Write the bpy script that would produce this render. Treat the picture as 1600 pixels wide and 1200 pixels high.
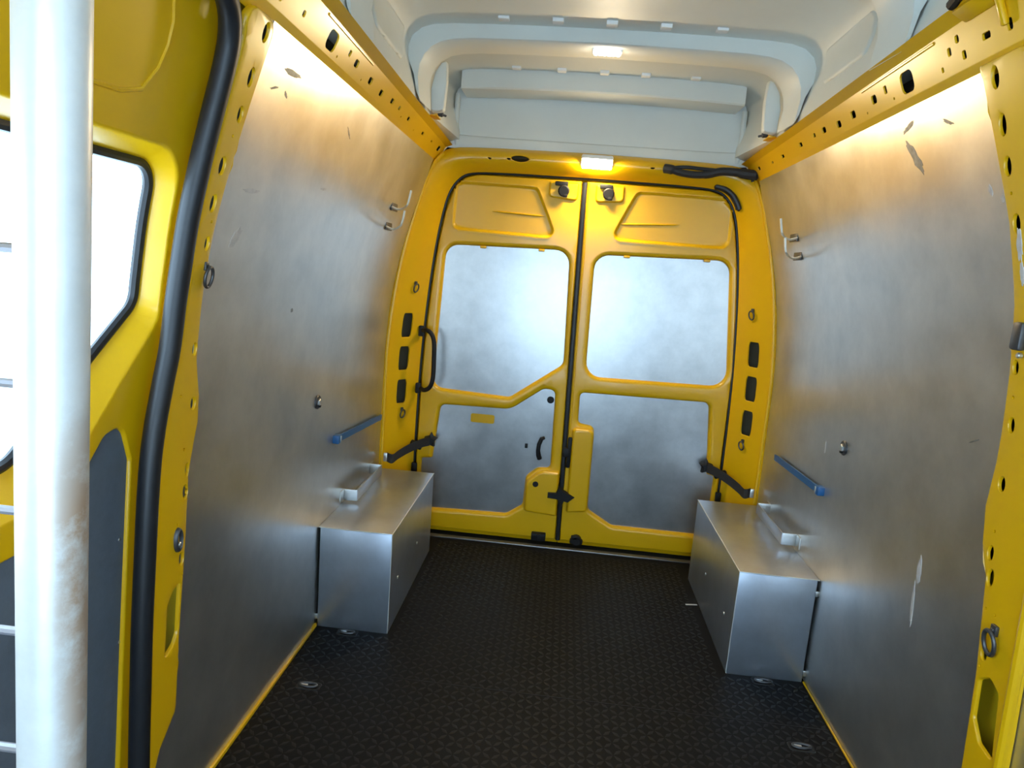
import bpy, bmesh, math, random
import numpy as np
from mathutils import Vector, Matrix
from mathutils.geometry import delaunay_2d_cdt

# ------------------------------------------------------------------ camera
sc = bpy.context.scene
col = sc.collection
for o in list(bpy.data.objects): bpy.data.objects.remove(o)
cam_d = bpy.data.cameras.new('camera'); cam = bpy.data.objects.new('camera', cam_d); col.objects.link(cam)
cam_d.sensor_width = 36.0; cam_d.lens = 1070.0*36/1600; cam_d.clip_start = 0.02
YAW, PIT, ROL = -0.0673, -0.1630, 0.0796
fw = Vector((math.sin(YAW)*math.cos(PIT), math.cos(YAW)*math.cos(PIT), math.sin(PIT)))
rt = Vector((math.cos(YAW), -math.sin(YAW), 0)); up = rt.cross(fw)
c_, s_ = math.cos(ROL), math.sin(ROL)
R_ = c_*rt + s_*up; U_ = -s_*rt + c_*up
cam.matrix_world = Matrix(((R_.x, U_.x, -fw.x, -0.0709), (R_.y, U_.y, -fw.y, 0.0), (R_.z, U_.z, -fw.z, 1.3094), (0, 0, 0, 1)))
sc.camera = cam
# ------------------------------------------------------------------ daylight and exposure
w = bpy.data.worlds.new('daylight'); sc.world = w; w.use_nodes = True
bg = w.node_tree.nodes['Background']
bg.inputs['Color'].default_value = (0.55, 0.78, 1.0, 1); bg.inputs['Strength'].default_value = 6.3
LAMP_REAR, LAMP_ROOF = 340.0, 20.0
vs = sc.view_settings; vs.view_transform = 'Standard'; vs.look = 'None'; vs.gamma = 1.0; vs.use_curve_mapping = False
vs.exposure = 0.35
random.seed(4)

# ------------------------------------------------------------------ materials
def mat(name, c, rough=.5, metal=0.0, var=0.0, scale=6.0, coat=0.0, bump=0.0, bscale=40.0, c2=None, spec=.5, stretch=None, rvar=0.0):
    m = bpy.data.materials.new(name); m.use_nodes = True
    nt = m.node_tree; p = nt.nodes['Principled BSDF']
    p.inputs['Base Color'].default_value = (*c, 1); p.inputs['Roughness'].default_value = rough
    p.inputs['Metallic'].default_value = metal; p.inputs['Specular IOR Level'].default_value = spec
    p.inputs['Coat Weight'].default_value = coat; p.inputs['Coat Roughness'].default_value = .08
    tc = nt.nodes.new('ShaderNodeTexCoord'); src = tc.outputs['Object']
    if stretch:
        mp = nt.nodes.new('ShaderNodeMapping'); mp.inputs['Scale'].default_value = stretch
        nt.links.new(src, mp.inputs['Vector']); src = mp.outputs['Vector']
    if var or c2 or rvar:
        n = nt.nodes.new('ShaderNodeTexNoise'); n.inputs['Scale'].default_value = scale; n.inputs['Detail'].default_value = 6
        n.inputs['Roughness'].default_value = .65
        nt.links.new(src, n.inputs['Vector'])
        r = nt.nodes.new('ShaderNodeValToRGB'); r.color_ramp.elements[0].position = .35; r.color_ramp.elements[1].position = .68
        a = c2 if c2 else tuple(v*(1-var) for v in c)
        r.color_ramp.elements[0].color = (*a, 1); r.color_ramp.elements[1].color = (*c, 1)
        nt.links.new(n.outputs['Fac'], r.inputs['Fac']); nt.links.new(r.outputs['Color'], p.inputs['Base Color'])
        if rvar:
            mr = nt.nodes.new('ShaderNodeMapRange'); mr.inputs['From Min'].default_value = .3; mr.inputs['From Max'].default_value = .7
            mr.inputs['To Min'].default_value = rough-rvar; mr.inputs['To Max'].default_value = rough+rvar
            nt.links.new(n.outputs['Fac'], mr.inputs['Value']); nt.links.new(mr.outputs['Result'], p.inputs['Roughness'])
    if bump:
        n2 = nt.nodes.new('ShaderNodeTexNoise'); n2.inputs['Scale'].default_value = bscale; n2.inputs['Detail'].default_value = 4
        b = nt.nodes.new('ShaderNodeBump'); b.inputs['Strength'].default_value = bump; b.inputs['Distance'].default_value = .01
        nt.links.new(src, n2.inputs['Vector']); nt.links.new(n2.outputs['Fac'], b.inputs['Height']); nt.links.new(b.outputs['Normal'], p.inputs['Normal'])
    return m
def emit(name, c, s):
    m = bpy.data.materials.new(name); m.use_nodes = True; p = m.node_tree.nodes['Principled BSDF']
    p.inputs['Base Color'].default_value = (.9, .9, .9, 1)
    p.inputs['Emission Color'].default_value = (*c, 1); p.inputs['Emission Strength'].default_value = s
    return m
YEL = mat('yellow_paint', (.84, .465, .003), rough=.29, coat=.12, var=.06, scale=3, bump=.02, bscale=9)
YELM = mat('matt_yellow_primer', (.62, .42, .01), rough=.8, spec=.1)
STEEL = mat('galvanised_sheet', (.72, .70, .665), rough=.33, metal=.90, var=.20, scale=5, bump=.06, bscale=6, rvar=.035)
STEELD = mat('door_sheet', (.55, .55, .55), rough=.32, metal=.9, var=.20, scale=9, bump=.12, bscale=6, rvar=.03)
STEELB = mat('box_sheet', (.60, .65, .74), rough=.33, metal=.85, var=.14, scale=8, bump=.03, bscale=10, rvar=.02)
WHITE = mat('white_primer', (.76, .78, .73), rough=.5, coat=.0, var=.05, scale=3, bump=.02, bscale=6)
PAD = mat('white_foam', (.92, .93, .92), rough=.7)
RUB = mat('black_rubber', (.016, .016, .019), rough=.42, var=.2, scale=20, bump=.03, bscale=60)
BLK = mat('black_plastic', (.010, .010, .011), rough=.55, spec=.3)
BLKM = mat('black_strap', (.022, .021, .022), rough=.62, bump=.1, bscale=120)
FLOOR = mat('dark_floor_board', (.009, .0085, .009), rough=.62, var=.25, scale=9, bump=.03, bscale=40, spec=.14)
TREAD = mat('dark_tread', (.010, .0098, .0105), rough=.52, spec=.2)
DPAN = mat('grey_door_card', (.12, .145, .18), rough=.6, var=.15, scale=30, bump=.06, bscale=120)
CAV = mat('cavity_shade', (.035, .032, .028), rough=.9)
SHELL = mat('outer_body', (.05, .045, .04), rough=.8)
EDGE = mat('bright_edge_highlight', (.78, .78, .74), rough=.4, metal=.4)
ZINC = mat('zinc_fitting', (.62, .62, .60), rough=.35, metal=.9, var=.1, scale=40)
DSTEEL = mat('dark_fitting', (.11, .11, .115), rough=.45, metal=.7, var=.2, scale=60)
BLUE = mat('blue_plastic', (.02, .115, .31), rough=.4, var=.1, scale=30)
HOOKM = mat('hook_wire', (.80, .77, .68), rough=.35, metal=.5)
SCUFFD = mat('dark_scuff', (.33, .33, .31), rough=.5, metal=.5, var=.4, scale=60)
SCUFFL = mat('pale_scuff', (.66, .64, .63), rough=.6, metal=.2, var=.2, scale=60)
POLE = mat('galvanised_tube', (.80, .79, .76), rough=.38, metal=.30, c2=(.70, .69, .66), scale=14, bump=.05, bscale=50)
# rust bloom on the tube: stains with a shape of their own
def rusty(m):
    nt = m.node_tree; p = nt.nodes['Principled BSDF']; L = nt.links
    tc = nt.nodes.new('ShaderNodeTexCoord')
    old = p.inputs['Base Color'].links[0].from_socket
    n = nt.nodes.new('ShaderNodeTexNoise'); n.inputs['Scale'].default_value = 11; n.inputs['Detail'].default_value = 8; n.inputs['Roughness'].default_value = .7
    L.new(tc.outputs['Object'], n.inputs['Vector'])
    sx = nt.nodes.new('ShaderNodeSeparateXYZ'); L.new(tc.outputs['Object'], sx.inputs[0])
    a = nt.nodes.new('ShaderNodeMapRange'); a.inputs['From Min'].default_value = -.008; a.inputs['From Max'].default_value = .012; L.new(sx.outputs['X'], a.inputs['Value'])
    b = nt.nodes.new('ShaderNodeMapRange'); b.inputs['From Min'].default_value = 1.19; b.inputs['From Max'].default_value = 1.05; L.new(sx.outputs['Z'], b.inputs['Value'])
    m1 = nt.nodes.new('ShaderNodeMath'); m1.operation = 'MULTIPLY'; L.new(a.outputs[0], m1.inputs[0]); L.new(b.outputs[0], m1.inputs[1])
    m2 = nt.nodes.new('ShaderNodeMath'); m2.operation = 'MULTIPLY'; L.new(m1.outputs[0], m2.inputs[0])
    r = nt.nodes.new('ShaderNodeMapRange'); r.inputs['From Min'].default_value = .36; r.inputs['From Max'].default_value = .52; L.new(n.outputs['Fac'], r.inputs['Value']); L.new(r.outputs[0], m2.inputs[1])
    mx = nt.nodes.new('ShaderNodeMix'); mx.data_type = 'RGBA'; L.new(m2.outputs[0], mx.inputs['Factor']); L.new(old, mx.inputs['A'])
    mx.inputs['B'].default_value = (.42, .21, .075, 1); L.new(mx.outputs['Result'], p.inputs['Base Color'])
rusty(POLE)
def glassmat():
    m = bpy.data.materials.new('window_glass'); m.use_nodes = True; nt = m.node_tree; nt.nodes.clear()
    o = nt.nodes.new('ShaderNodeOutputMaterial'); t = nt.nodes.new('ShaderNodeBsdfTransparent'); t.inputs[0].default_value = (.95, .97, .97, 1)
    g = nt.nodes.new('ShaderNodeBsdfGlossy'); g.inputs['Roughness'].default_value = .02
    mx = nt.nodes.new('ShaderNodeMixShader'); mx.inputs[0].default_value = .06
    nt.links.new(t.outputs[0], mx.inputs[1]); nt.links.new(g.outputs[0], mx.inputs[2]); nt.links.new(mx.outputs[0], o.inputs[0])
    return m
GLASS = glassmat()

# ------------------------------------------------------------------ helpers
def tag(o, label=None, cat=None, group=None, kind=None):
    if label: o['label'] = label
    if cat: o['category'] = cat
    if group: o['group'] = group
    if kind: o['kind'] = kind
    return o
def ploc(p):
    return Vector(p.location) if p else Vector((0, 0, 0))
def obj(name, V, F, m, parent=None, ang=35, origin=None, wn=False):
    """one mesh object; V in world coordinates; a child is stored relative to its top-level parent"""
    root = parent
    base = Vector((0, 0, 0))
    q = parent
    while q: base += ploc(q); q = q.parent
    org = Vector(origin) if origin is not None else Vector((0, 0, 0))
    if parent: org = Vector((0, 0, 0))
    me = bpy.data.meshes.new(name)
    me.from_pydata([tuple(Vector(v)-base-org) for v in V], [], F); me.update()
    bm = bmesh.new(); bm.from_mesh(me); bmesh.ops.remove_doubles(bm, verts=bm.verts, dist=1e-6)
    if not wn: bmesh.ops.recalc_face_normals(bm, faces=bm.faces)
    bm.to_mesh(me); bm.free()
    for p in me.polygons: p.use_smooth = True
    me.set_sharp_from_angle(angle=math.radians(ang))
    me.materials.append(m)
    o = bpy.data.objects.new(name, me); col.objects.link(o); o.location = org
    if parent: o.parent = parent
    if wn:
        md = o.modifiers.new('weighted', 'WEIGHTED_NORMAL'); md.keep_sharp = True; md.weight = 60
    return o
def empty(name, loc, label, cat, group=None):
    e = bpy.data.objects.new(name, None); col.objects.link(e); e.location = loc; e.empty_display_size = .05
    return tag(e, label, cat, group)
class G:
    def __init__(s): s.V = []; s.F = []
    def add(s, V, F):
        n = len(s.V); s.V += [Vector(v) for v in V]; s.F += [tuple(i+n for i in f) for f in F]; return s
    def box(s, c, d, M=None, b=0.0):
        """box with bevelled edges: centre, full size, optional 3x3 rotation"""
        bm = bmesh.new(); bmesh.ops.create_cube(bm, size=1)
        for v in bm.verts: v.co = Vector((v.co.x*d[0], v.co.y*d[1], v.co.z*d[2]))
        if b: bmesh.ops.bevel(bm, geom=bm.edges[:], offset=b, segments=2, profile=.5, affect='EDGES')
        bm.verts.index_update()
        s.add([((M @ v.co) if M else v.co)+Vector(c) for v in bm.verts], [[v.index for v in f.verts] for f in bm.faces]); bm.free(); return s
    def tube(s, P, r, n=10, cap=True, closed=False, flat=None):
        P = [Vector(p) for p in P]; rs = r if isinstance(r, (list, tuple)) else [r]*len(P)
        N = len(P); V = []; F = []; prev = None
        for i, p in enumerate(P):
            if closed: t = P[(i+1) % N]-P[i-1]
            else: t = P[min(i+1, N-1)]-P[max(i-1, 0)]
            t.normalize()
            if prev is None:
                a = Vector((0, 0, 1)) if abs(t.z) < .9 else Vector((1, 0, 0))
                a = (a-t*a.dot(t)).normalized()
            else: a = (prev-t*prev.dot(t)).normalized()
            prev = a; b = t.cross(a)
            for k in range(n):
                an = 2*math.pi*k/n; f = flat if flat else 1
                V.append(p+a*math.cos(an)*rs[i]+b*math.sin(an)*rs[i]*f)
        M = N if closed else N-1
        for i in range(M):
            for k in range(n):
                j = (i+1) % N
                F.append((i*n+k, i*n+(k+1) % n, j*n+(k+1) % n, j*n+k))
        if cap and not closed: F.append(tuple(range(n-1, -1, -1))); F.append(tuple((N-1)*n+k for k in range(n)))
        return s.add(V, F)
    def cyl(s, c, axis, r, h, n=20, b=0.0):
        """short cylinder with a chamfered rim, from c along axis"""
        ax = Vector(axis).normalized(); c = Vector(c)
        if b: return s.tube([c, c+ax*(h-b), c+ax*h], [r, r, r-b], n)
        return s.tube([c, c+ax*h], r, n)
    def build(s, name, m, parent=None, **k): return obj(name, s.V, s.F, m, parent, **k)

def rpoly(pts, seg=6):
    """closed polygon with rounded corners: (u, v[, r])"""
    out = []; n = len(pts)
    for i in range(n):
        p = Vector(pts[i][:2]); r = pts[i][2] if len(pts[i]) > 2 else 0
        a = Vector(pts[i-1][:2]); b = Vector(pts[(i+1) % n][:2])
        if r <= 0: out.append(p); continue
        d1 = (a-p).normalized(); d2 = (b-p).normalized(); an = d1.angle(d2)
        if an > math.pi-.02: out.append(p); continue
        t = min(r/math.tan(an/2), .48*(a-p).length, .48*(b-p).length); r2 = t*math.tan(an/2)
        p1 = p+d1*t; p2 = p+d2*t; ctr = p+(d1+d2).normalized()*(r2/math.sin(an/2))
        v1 = p1-ctr; v2 = p2-ctr; sg = 1 if v1.x*v2.y-v1.y*v2.x > 0 else -1; tot = v1.angle(v2)
        for k in range(seg+1):
            q = sg*tot*k/seg; out.append(ctr+Vector((v1.x*math.cos(q)-v1.y*math.sin(q), v1.x*math.sin(q)+v1.y*math.cos(q))))
    return out
def area(P): return .5*sum(P[i-1].x*P[i].y-P[i].x*P[i-1].y for i in range(len(P)))
def offset(P, d):
    """grow a closed polygon by d (negative shrinks)"""
    s = 1 if area(P) > 0 else -1; out = []; n = len(P)
    for i in range(n):
        e1 = (P[i]-P[i-1]); e2 = (P[(i+1) % n]-P[i])
        if e1.length < 1e-9 or e2.length < 1e-9: out.append(P[i]); continue
        n1 = Vector((e1.y, -e1.x)).normalized()*s; n2 = Vector((e2.y, -e2.x)).normalized()*s
        m = (n1+n2); m = m.normalized() if m.length > 1e-6 else n1
        out.append(P[i]+m*(d/max(.5, m.dot(n1))))
    return out
def oval(u, v, a, b, n=12): return [Vector((u+a*math.cos(2*math.pi*k/n), v+b*math.sin(2*math.pi*k/n))) for k in range(n)]
def inside(p, P):
    c = False; n = len(P)
    for i in range(n):
        a, b = P[i-1], P[i]
        if (a.y > p.y) != (b.y > p.y) and p.x < (b.x-a.x)*(p.y-a.y)/(b.y-a.y)+a.x: c = not c
    return c
def dens(P, d):
    out = []
    for i in range(len(P)):
        a, b = P[i], P[(i+1) % len(P)]; k = max(1, int((b-a).length/d))
        out += [a+(b-a)*j/k for j in range(k)]
    return out
def relief(outer, holes, loops, fmap, opens=(), grid=None, excl=(), name='panel', m=None, parent=None, ang=40, wn=True, **k):
    """pressed sheet. outer: (pts, depth); holes: [(pts, depth)]; loops: [(pts, depth)] inside; opens: [(pts, depth)]"""
    V = []; D = []; E = []
    def put(P, d, closed=True):
        n0 = len(V)
        for i, p in enumerate(P): V.append(Vector((p[0], p[1]))); D.append(d[i] if isinstance(d, (list, tuple)) else d)
        for i in range(len(P)-(0 if closed else 1)): E.append((n0+i, n0+(i+1) % len(P)))
    put(*outer)
    for h in holes: put(*h)
    for l in loops: put(*l)
    for q in opens: put(q[0], q[1], False)
    if grid:
        us = [p[0] for p in outer[0]]; vs_ = [p[1] for p in outer[0]]; u = min(us)
        allp = np.array([(p.x, p.y) for p in V])
        while u < max(us):
            v = min(vs_)
            while v < max(vs_):
                p = Vector((u+.0013, v+.0017))
                if inside(p, outer[0]) and not any(inside(p, h[0]) for h in holes) and not any(inside(p, q) for q in excl) and np.min(np.hypot(allp[:, 0]-p.x, allp[:, 1]-p.y)) > grid[2]:
                    V.append(p); D.append(None)
                v += grid[1]
            u += grid[0]
    vo, eo, fo, ov, oe, of_ = delaunay_2d_cdt(V, E, [], 0, 1e-7, True)
    dep = []
    for i, l in enumerate(ov):
        dd = [D[j] for j in l if D[j] is not None]
        dep.append(dd[0] if dd else None)
    known = [(vo[i], dep[i]) for i in range(len(vo)) if dep[i] is not None]
    for i in range(len(vo)):
        if dep[i] is None: dep[i] = min(known, key=lambda q: (q[0]-vo[i]).length_squared)[1] if not grid or len(grid) < 4 else grid[3]
    F = []
    for f in fo:
        c = sum((vo[i] for i in f), Vector((0, 0)))/len(f)
        if inside(c, outer[0]) and not any(inside(c, h[0]) for h in holes): F.append(tuple(f))
    W = [fmap(vo[i].x, vo[i].y, dep[i]) for i in range(len(vo))]
    used = sorted({i for f in F for i in f}); re = {j: i for i, j in enumerate(used)}
    return obj(name, [W[i] for i in used], [tuple(re[i] for i in f) for f in F], m, parent, ang=ang, wn=wn, **k)
def rim_out(P, d0, d1, b, n=3):
    """rounded outer edge: loops from the rim at depth d0 up to depth d1, b inside. returns outer, loops"""
    ls = []
    for k in range(1, n+1):
        a = math.pi/2*k/n; ls.append((offset(P, -b*(1-math.cos(a))-1e-4), d0+(d1-d0)*math.sin(a)))
    return (P, d0), ls
def rim_hole(P, d0, d1, b, n=3):
    ls = []
    for k in range(1, n+1):
        a = math.pi/2*k/n; ls.append((offset(P, b*(1-math.cos(a))+1e-4), d0+(d1-d0)*math.sin(a)))
    return (P, d0), ls
def plate(P, fmap, d0, d1, name, m, parent=None, b=.0008, holes=(), **k):
    """sheet cut to polygon P with its own thickness"""
    o, ls = rim_out(P, d0, d1, b, 2); hs = []
    for h in holes:
        hh, l2 = rim_hole(h, d0, d1, b, 2); hs.append(hh); ls += l2
    return relief(o, hs, ls, fmap, name=name, m=m, parent=parent, **k)

# wall section: half width of the load space against height
PZ = np.array([-1, 0, .5, .9, 1.05, 1.2, 1.35, 1.5, 1.62, 1.76, 2.5]); PX = np.array([.862, .862, .862, .860, .853, .838, .812, .775, .742, .700, .48])
_zz = np.linspace(-.5, 2.2, 541); _xx = np.interp(_zz, PZ, PX); _k = np.hanning(31); _k /= _k.sum()
_xs = np.convolve(np.pad(_xx, 15, mode='edge'), _k, 'valid')
def wx(z): return float(np.interp(z, _zz, _xs))
def wmap(s, off=0.0): return lambda y, z, d: Vector((s*(wx(z)-off-d), y, z))
def ymap(y0): return lambda x, z, d: Vector((x, y0-d, z))
YD = 3.20

# ------------------------------------------------------------------ outer body, keeps daylight out except through the side window and the cab end opening
g = G()
g.box((0, 1.40, -.05), (2.06, 4.1, .06)); g.box((0, 1.40, 2.26), (2.06, 4.1, .04)); g.box((0, 3.42, 1.1), (2.06, .04, 2.4))
g.box((1.02, 1.40, 1.1), (.04, 4.1, 2.4))
g.box((-.96, 2.46, 1.1), (.04, 2.02, 2.4)); g.box((-1.02, -.40, 1.1), (.04, .54, 2.4)); g.box((-1.02, .62, 2.05), (.04, 1.6, .5))
g.box((-1.0, .62, -.0), (.06, 1.6, .3))
# unseen cab end, its opening shaped to set the daylight let in
YF = -.65
g.box((0, YF, .155), (2.06, .04, .45)); g.box((0, YF, 2.01), (2.06, .04, .52)); g.box((-.82, YF, 1.06), (.48, .04, 1.38)); g.box((.82, YF, 1.06), (.48, .04, 1.38))
tag(g.build('wall_outer', SHELL), 'dark outer van body shell enclosing the whole load space', 'van body', kind='structure')

# ------------------------------------------------------------------ floor
g = G(); g.box((0, 1.29, -.009), (1.75, 3.82, .018), b=.002)
floor = tag(g.build('floor', FLOOR), 'dark brown black anti-slip load floor between the two wheel boxes', 'floor', kind='structure')
g = G()
def tread(x, y, a):
    l, wd, h = .0165, .0062, .0006; ca, sa = math.cos(a), math.sin(a)
    P = [(l, 0), (0, wd), (-l, 0), (0, -wd)]
    V = [(x+ca*p-sa*q, y+sa*p+ca*q, .0002) for p, q in P]+[(x+.6*(ca*p-sa*q), y+.6*(sa*p+ca*q), h) for p, q in P]
    g.add(V, [(4, 5, 6, 7)]+[(i, (i+1) % 4, (i+1) % 4+4, i+4) for i in range(4)])
iy = 0; y = .9
while y < 3.12:
    ix = 0; x = -.85
    while x < .85:
        if abs(x) < .58 or y < 2.2: tread(x, y, math.pi/4 if (ix+iy) % 2 else -math.pi/4)
        x += .026; ix += 1
    y += .026; iy += 1
tag(g.build('tread_pattern', TREAD, floor, ang=10), kind='stuff')
for s in (-1, 1):   # yellow body lip showing between floor and wall sheet
    g = G(); g.box((s*.8565, 1.66, .006 if s < 0 else .003), (.009 if s < 0 else .006, 1.14, .012 if s < 0 else .006), b=.002); g.build('edge_strip', YEL, floor)
g = G(); g.box((0, 1.98, .0006), (1.70, .0015, .0010)); g.build('board_joint', mat('joint_black', (.010, .010, .011), .7), floor)
g = G(); g.box((0.565, 2.725, .0012), (.05, .008, .002), Matrix.Rotation(.15, 3, 'Z'), b=.0006); g.build('scuff', SCUFFL, floor)
def sill():
    g = G(); g.box((0, 3.165, .004), (1.36, .030, .008), b=.003); o = g.build('trim_5', mat('aluminium_sill', (.33, .33, .32), .35, .8, var=.2, scale=30))
    tag(o, 'thin worn metal sill strip across the foot of the rear doors', 'sill strip', kind='structure')
    g = G(); g.box((0, 3.187, -.004), (1.42, .02, .012)); g.build('gap_seal', RUB, o)
sill()

# ------------------------------------------------------------------ side walls
PE = {-1: [(1.250, .004), (1.258, .20), (1.275, .232), (1.336, .285), (1.349, .445), (1.373, .66), (1.384, .82), (1.418, .93), (1.418, .99), (1.399, 1.07), (1.396, 1.18), (1.394, 1.29), (1.399, 1.42), (1.412, 1.60), (1.424, 1.762)],
      1: [(1.37, .004), (1.385, .374), (1.398, .56), (1.426, .76), (1.456, .82), (1.469, .90), (1.456, 1.0), (1.444, 1.19), (1.435, 1.32), (1.439, 1.476), (1.457, 1.597), (1.477, 1.745), (1.490, 1.775)]}
def side_wall(s):
    nm = 'wall_left' if s < 0 else 'wall_right'
    zs = list(np.arange(.004, 1.766, .02)); V = []; ny = 24
    for z in zs:
        y0 = float(np.interp(z, [q[1] for q in PE[s]], [q[0] for q in PE[s]]))-.004
        V += [wmap(s)(y0+(3.06-y0)*k/ny, z, 0) for k in range(ny+1)]
    F = [(r*(ny+1)+k, r*(ny+1)+k+1, (r+1)*(ny+1)+k+1, (r+1)*(ny+1)+k) for r in range(len(zs)-1) for k in range(ny)]
    o = obj(nm, V, F, STEEL)
    md = o.modifiers.new('sheet', 'SOLIDIFY'); md.thickness = .003; md.offset = 0; es = o.modifiers.new('split', 'EDGE_SPLIT'); es.split_angle = .5
    tag(o, ('scuffed grey metal lining sheet on the left wall beside the sliding door' if s < 0 else
            'scuffed grey metal lining sheet on the right wall with pale vertical scrape'), 'wall panel', kind='structure')
    return o
wallL, wallR = side_wall(-1), side_wall(1)
def smear(s, P, m, nm, parent):
    plate(dens([Vector(p) for p in P], .02), wmap(s, .0012), 0, .0008, nm, m, parent, b=.0003)
def blob(y, z, L, H, a, n=22, j=.22):
    P = []
    for k in range(n):
        t = 2*math.pi*k/n; r = 1+random.uniform(-j, j); p, q = L*math.cos(t)*r, H*math.sin(t)*r
        P.append((y+p*math.cos(a)-q*math.sin(a), z+p*math.sin(a)+q*math.cos(a)))
    return P
for (y, z, L, H, a, m_) in [(1.563, 1.702, .048, .006, .08, SCUFFD), (1.525, 1.44, .036, .005, .06, SCUFFL), (1.502, 1.335, .03, .014, .9, SCUFFL), (1.94, 1.495, .02, .004, .1, SCUFFL),
                           (1.50, 1.655, .02, .003, .3, SCUFFD), (1.56, 1.655, .012, .004, -.5, SCUFFD), (2.0, 1.66, .025, .003, -.5, SCUFFD), (1.9, 1.15, .008, .006, 0, SCUFFD)]:
    smear(-1, blob(y, z, L, H, a), m_, 'scuff_mark', wallL)
for (y, z, L, H, a, m_) in [(1.79, 1.722, .030, .006, -.3, SCUFFD), (1.775, 1.652, .050, .013, .9, SCUFFD), (1.497, 1.545, .012, .006, 1.2, SCUFFL), (1.46, 1.525, .008, .006, 1.2, SCUFFL),
                           (1.677, .66, .035, .010, 1.5, SCUFFL), (1.68, .57, .050, .006, 1.45, SCUFFL), (2.36, .80, .018, .005, 1.5, SCUFFL), (1.62, 1.70, .02, .004, .4, SCUFFD), (1.55, 1.02, .02, .002, -.4, SCUFFD)]:
    smear(1, blob(y, z, L, H, a), m_, 'scuff_mark', wallR)
# lining of the load space ahead of the right pillar
g = G(); V = []; zs = [i*.08 for i in range(23)]
for y in (-.60, 1.31): V += [(wx(z)+.012, y, z) for z in zs]
g.add(V, [(i, i+1, i+24, i+23) for i in range(22)])
o = g.build('wall_front', STEEL); md = o.modifiers.new('sheet', 'SOLIDIFY'); md.thickness = .006; es = o.modifiers.new('split', 'EDGE_SPLIT'); es.split_angle = .5
tag(o, 'grey metal lining panel at the far right edge ahead of the yellow pillar', 'wall panel', kind='structure')

# ------------------------------------------------------------------ roof rails (trim_1 left, trim_2 right)
SEC = [(.708, 1.752), (.690, 1.780), (.657, 1.856), (.629, 1.873), (.665, 1.895)]
SL = [0]
for a, b in zip(SEC, SEC[1:]): SL.append(SL[-1]+math.hypot(a[0]-b[0], a[1]-b[1]))
def rail_map(s):
    def f(y, v, d):
        i = max(k for k in range(len(SL)-1) if SL[k] <= v+1e-9); t = (v-SL[i])/(SL[i+1]-SL[i])
        a, b = SEC[i], SEC[i+1]; x = a[0]+(b[0]-a[0])*t; z = a[1]+(b[1]-a[1])*t
        tx, tz = b[0]-a[0], b[1]-a[1]; l = math.hypot(tx, tz); nx, nz = -tz/l, tx/l      # towards the load space
        x += nx*d; z += nz*d
        tap = max(0, min(1, (y-1.5)/1.65)); lift = max(0, (z-1.78)/.09)
        return Vector((s*x, y, z-.034*tap*lift + (.010 if s > 0 else 0)*(1-tap)*lift))
    return f
RH = {-1: [(1.692, .45, .056, .046), (1.812, .58, .014, .016), (1.876, .50, .026, .020), (2.015, .42, .028, .020), (2.133, .38, .028, .020), (2.253, .48, .028, .018), (2.345, .5, .018, .014),
           (2.485, .45, .026, .016), (2.724, .45, .028, .014), (2.888, .5, .02, .010), (3.045, .5, .045, .032), (1.518, .42, .012, .012), (1.403, .3, .02, .012), (1.75, .2, .006, .006), (1.95, .2, .006, .006), (2.4, .25, .008, .006), (2.6, .2, .006, .006)],
      1: [(1.757, .45, .056, .046), (1.861, .58, .014, .018), (1.928, .50, .026, .020), (2.063, .42, .028, .020), (2.166, .38, .028, .020), (2.278, .48, .028, .018), (2.361, .5, .018, .014),
          (2.493, .45, .026, .016), (2.693, .4, .028, .014), (2.823, .4, .02, .010), (3.0, .5, .03, .02), (1.609, .25, .008, .010), (1.574, .55, .012, .014), (1.541, .72, .012, .012), (1.527, .32, .012, .014), (1.45, .45, .024, .010), (1.39, .78, .014, .016), (1.381, .42, .014, .018), (1.83, .22, .006, .006), (1.98, .22, .006, .006)]}
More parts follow.
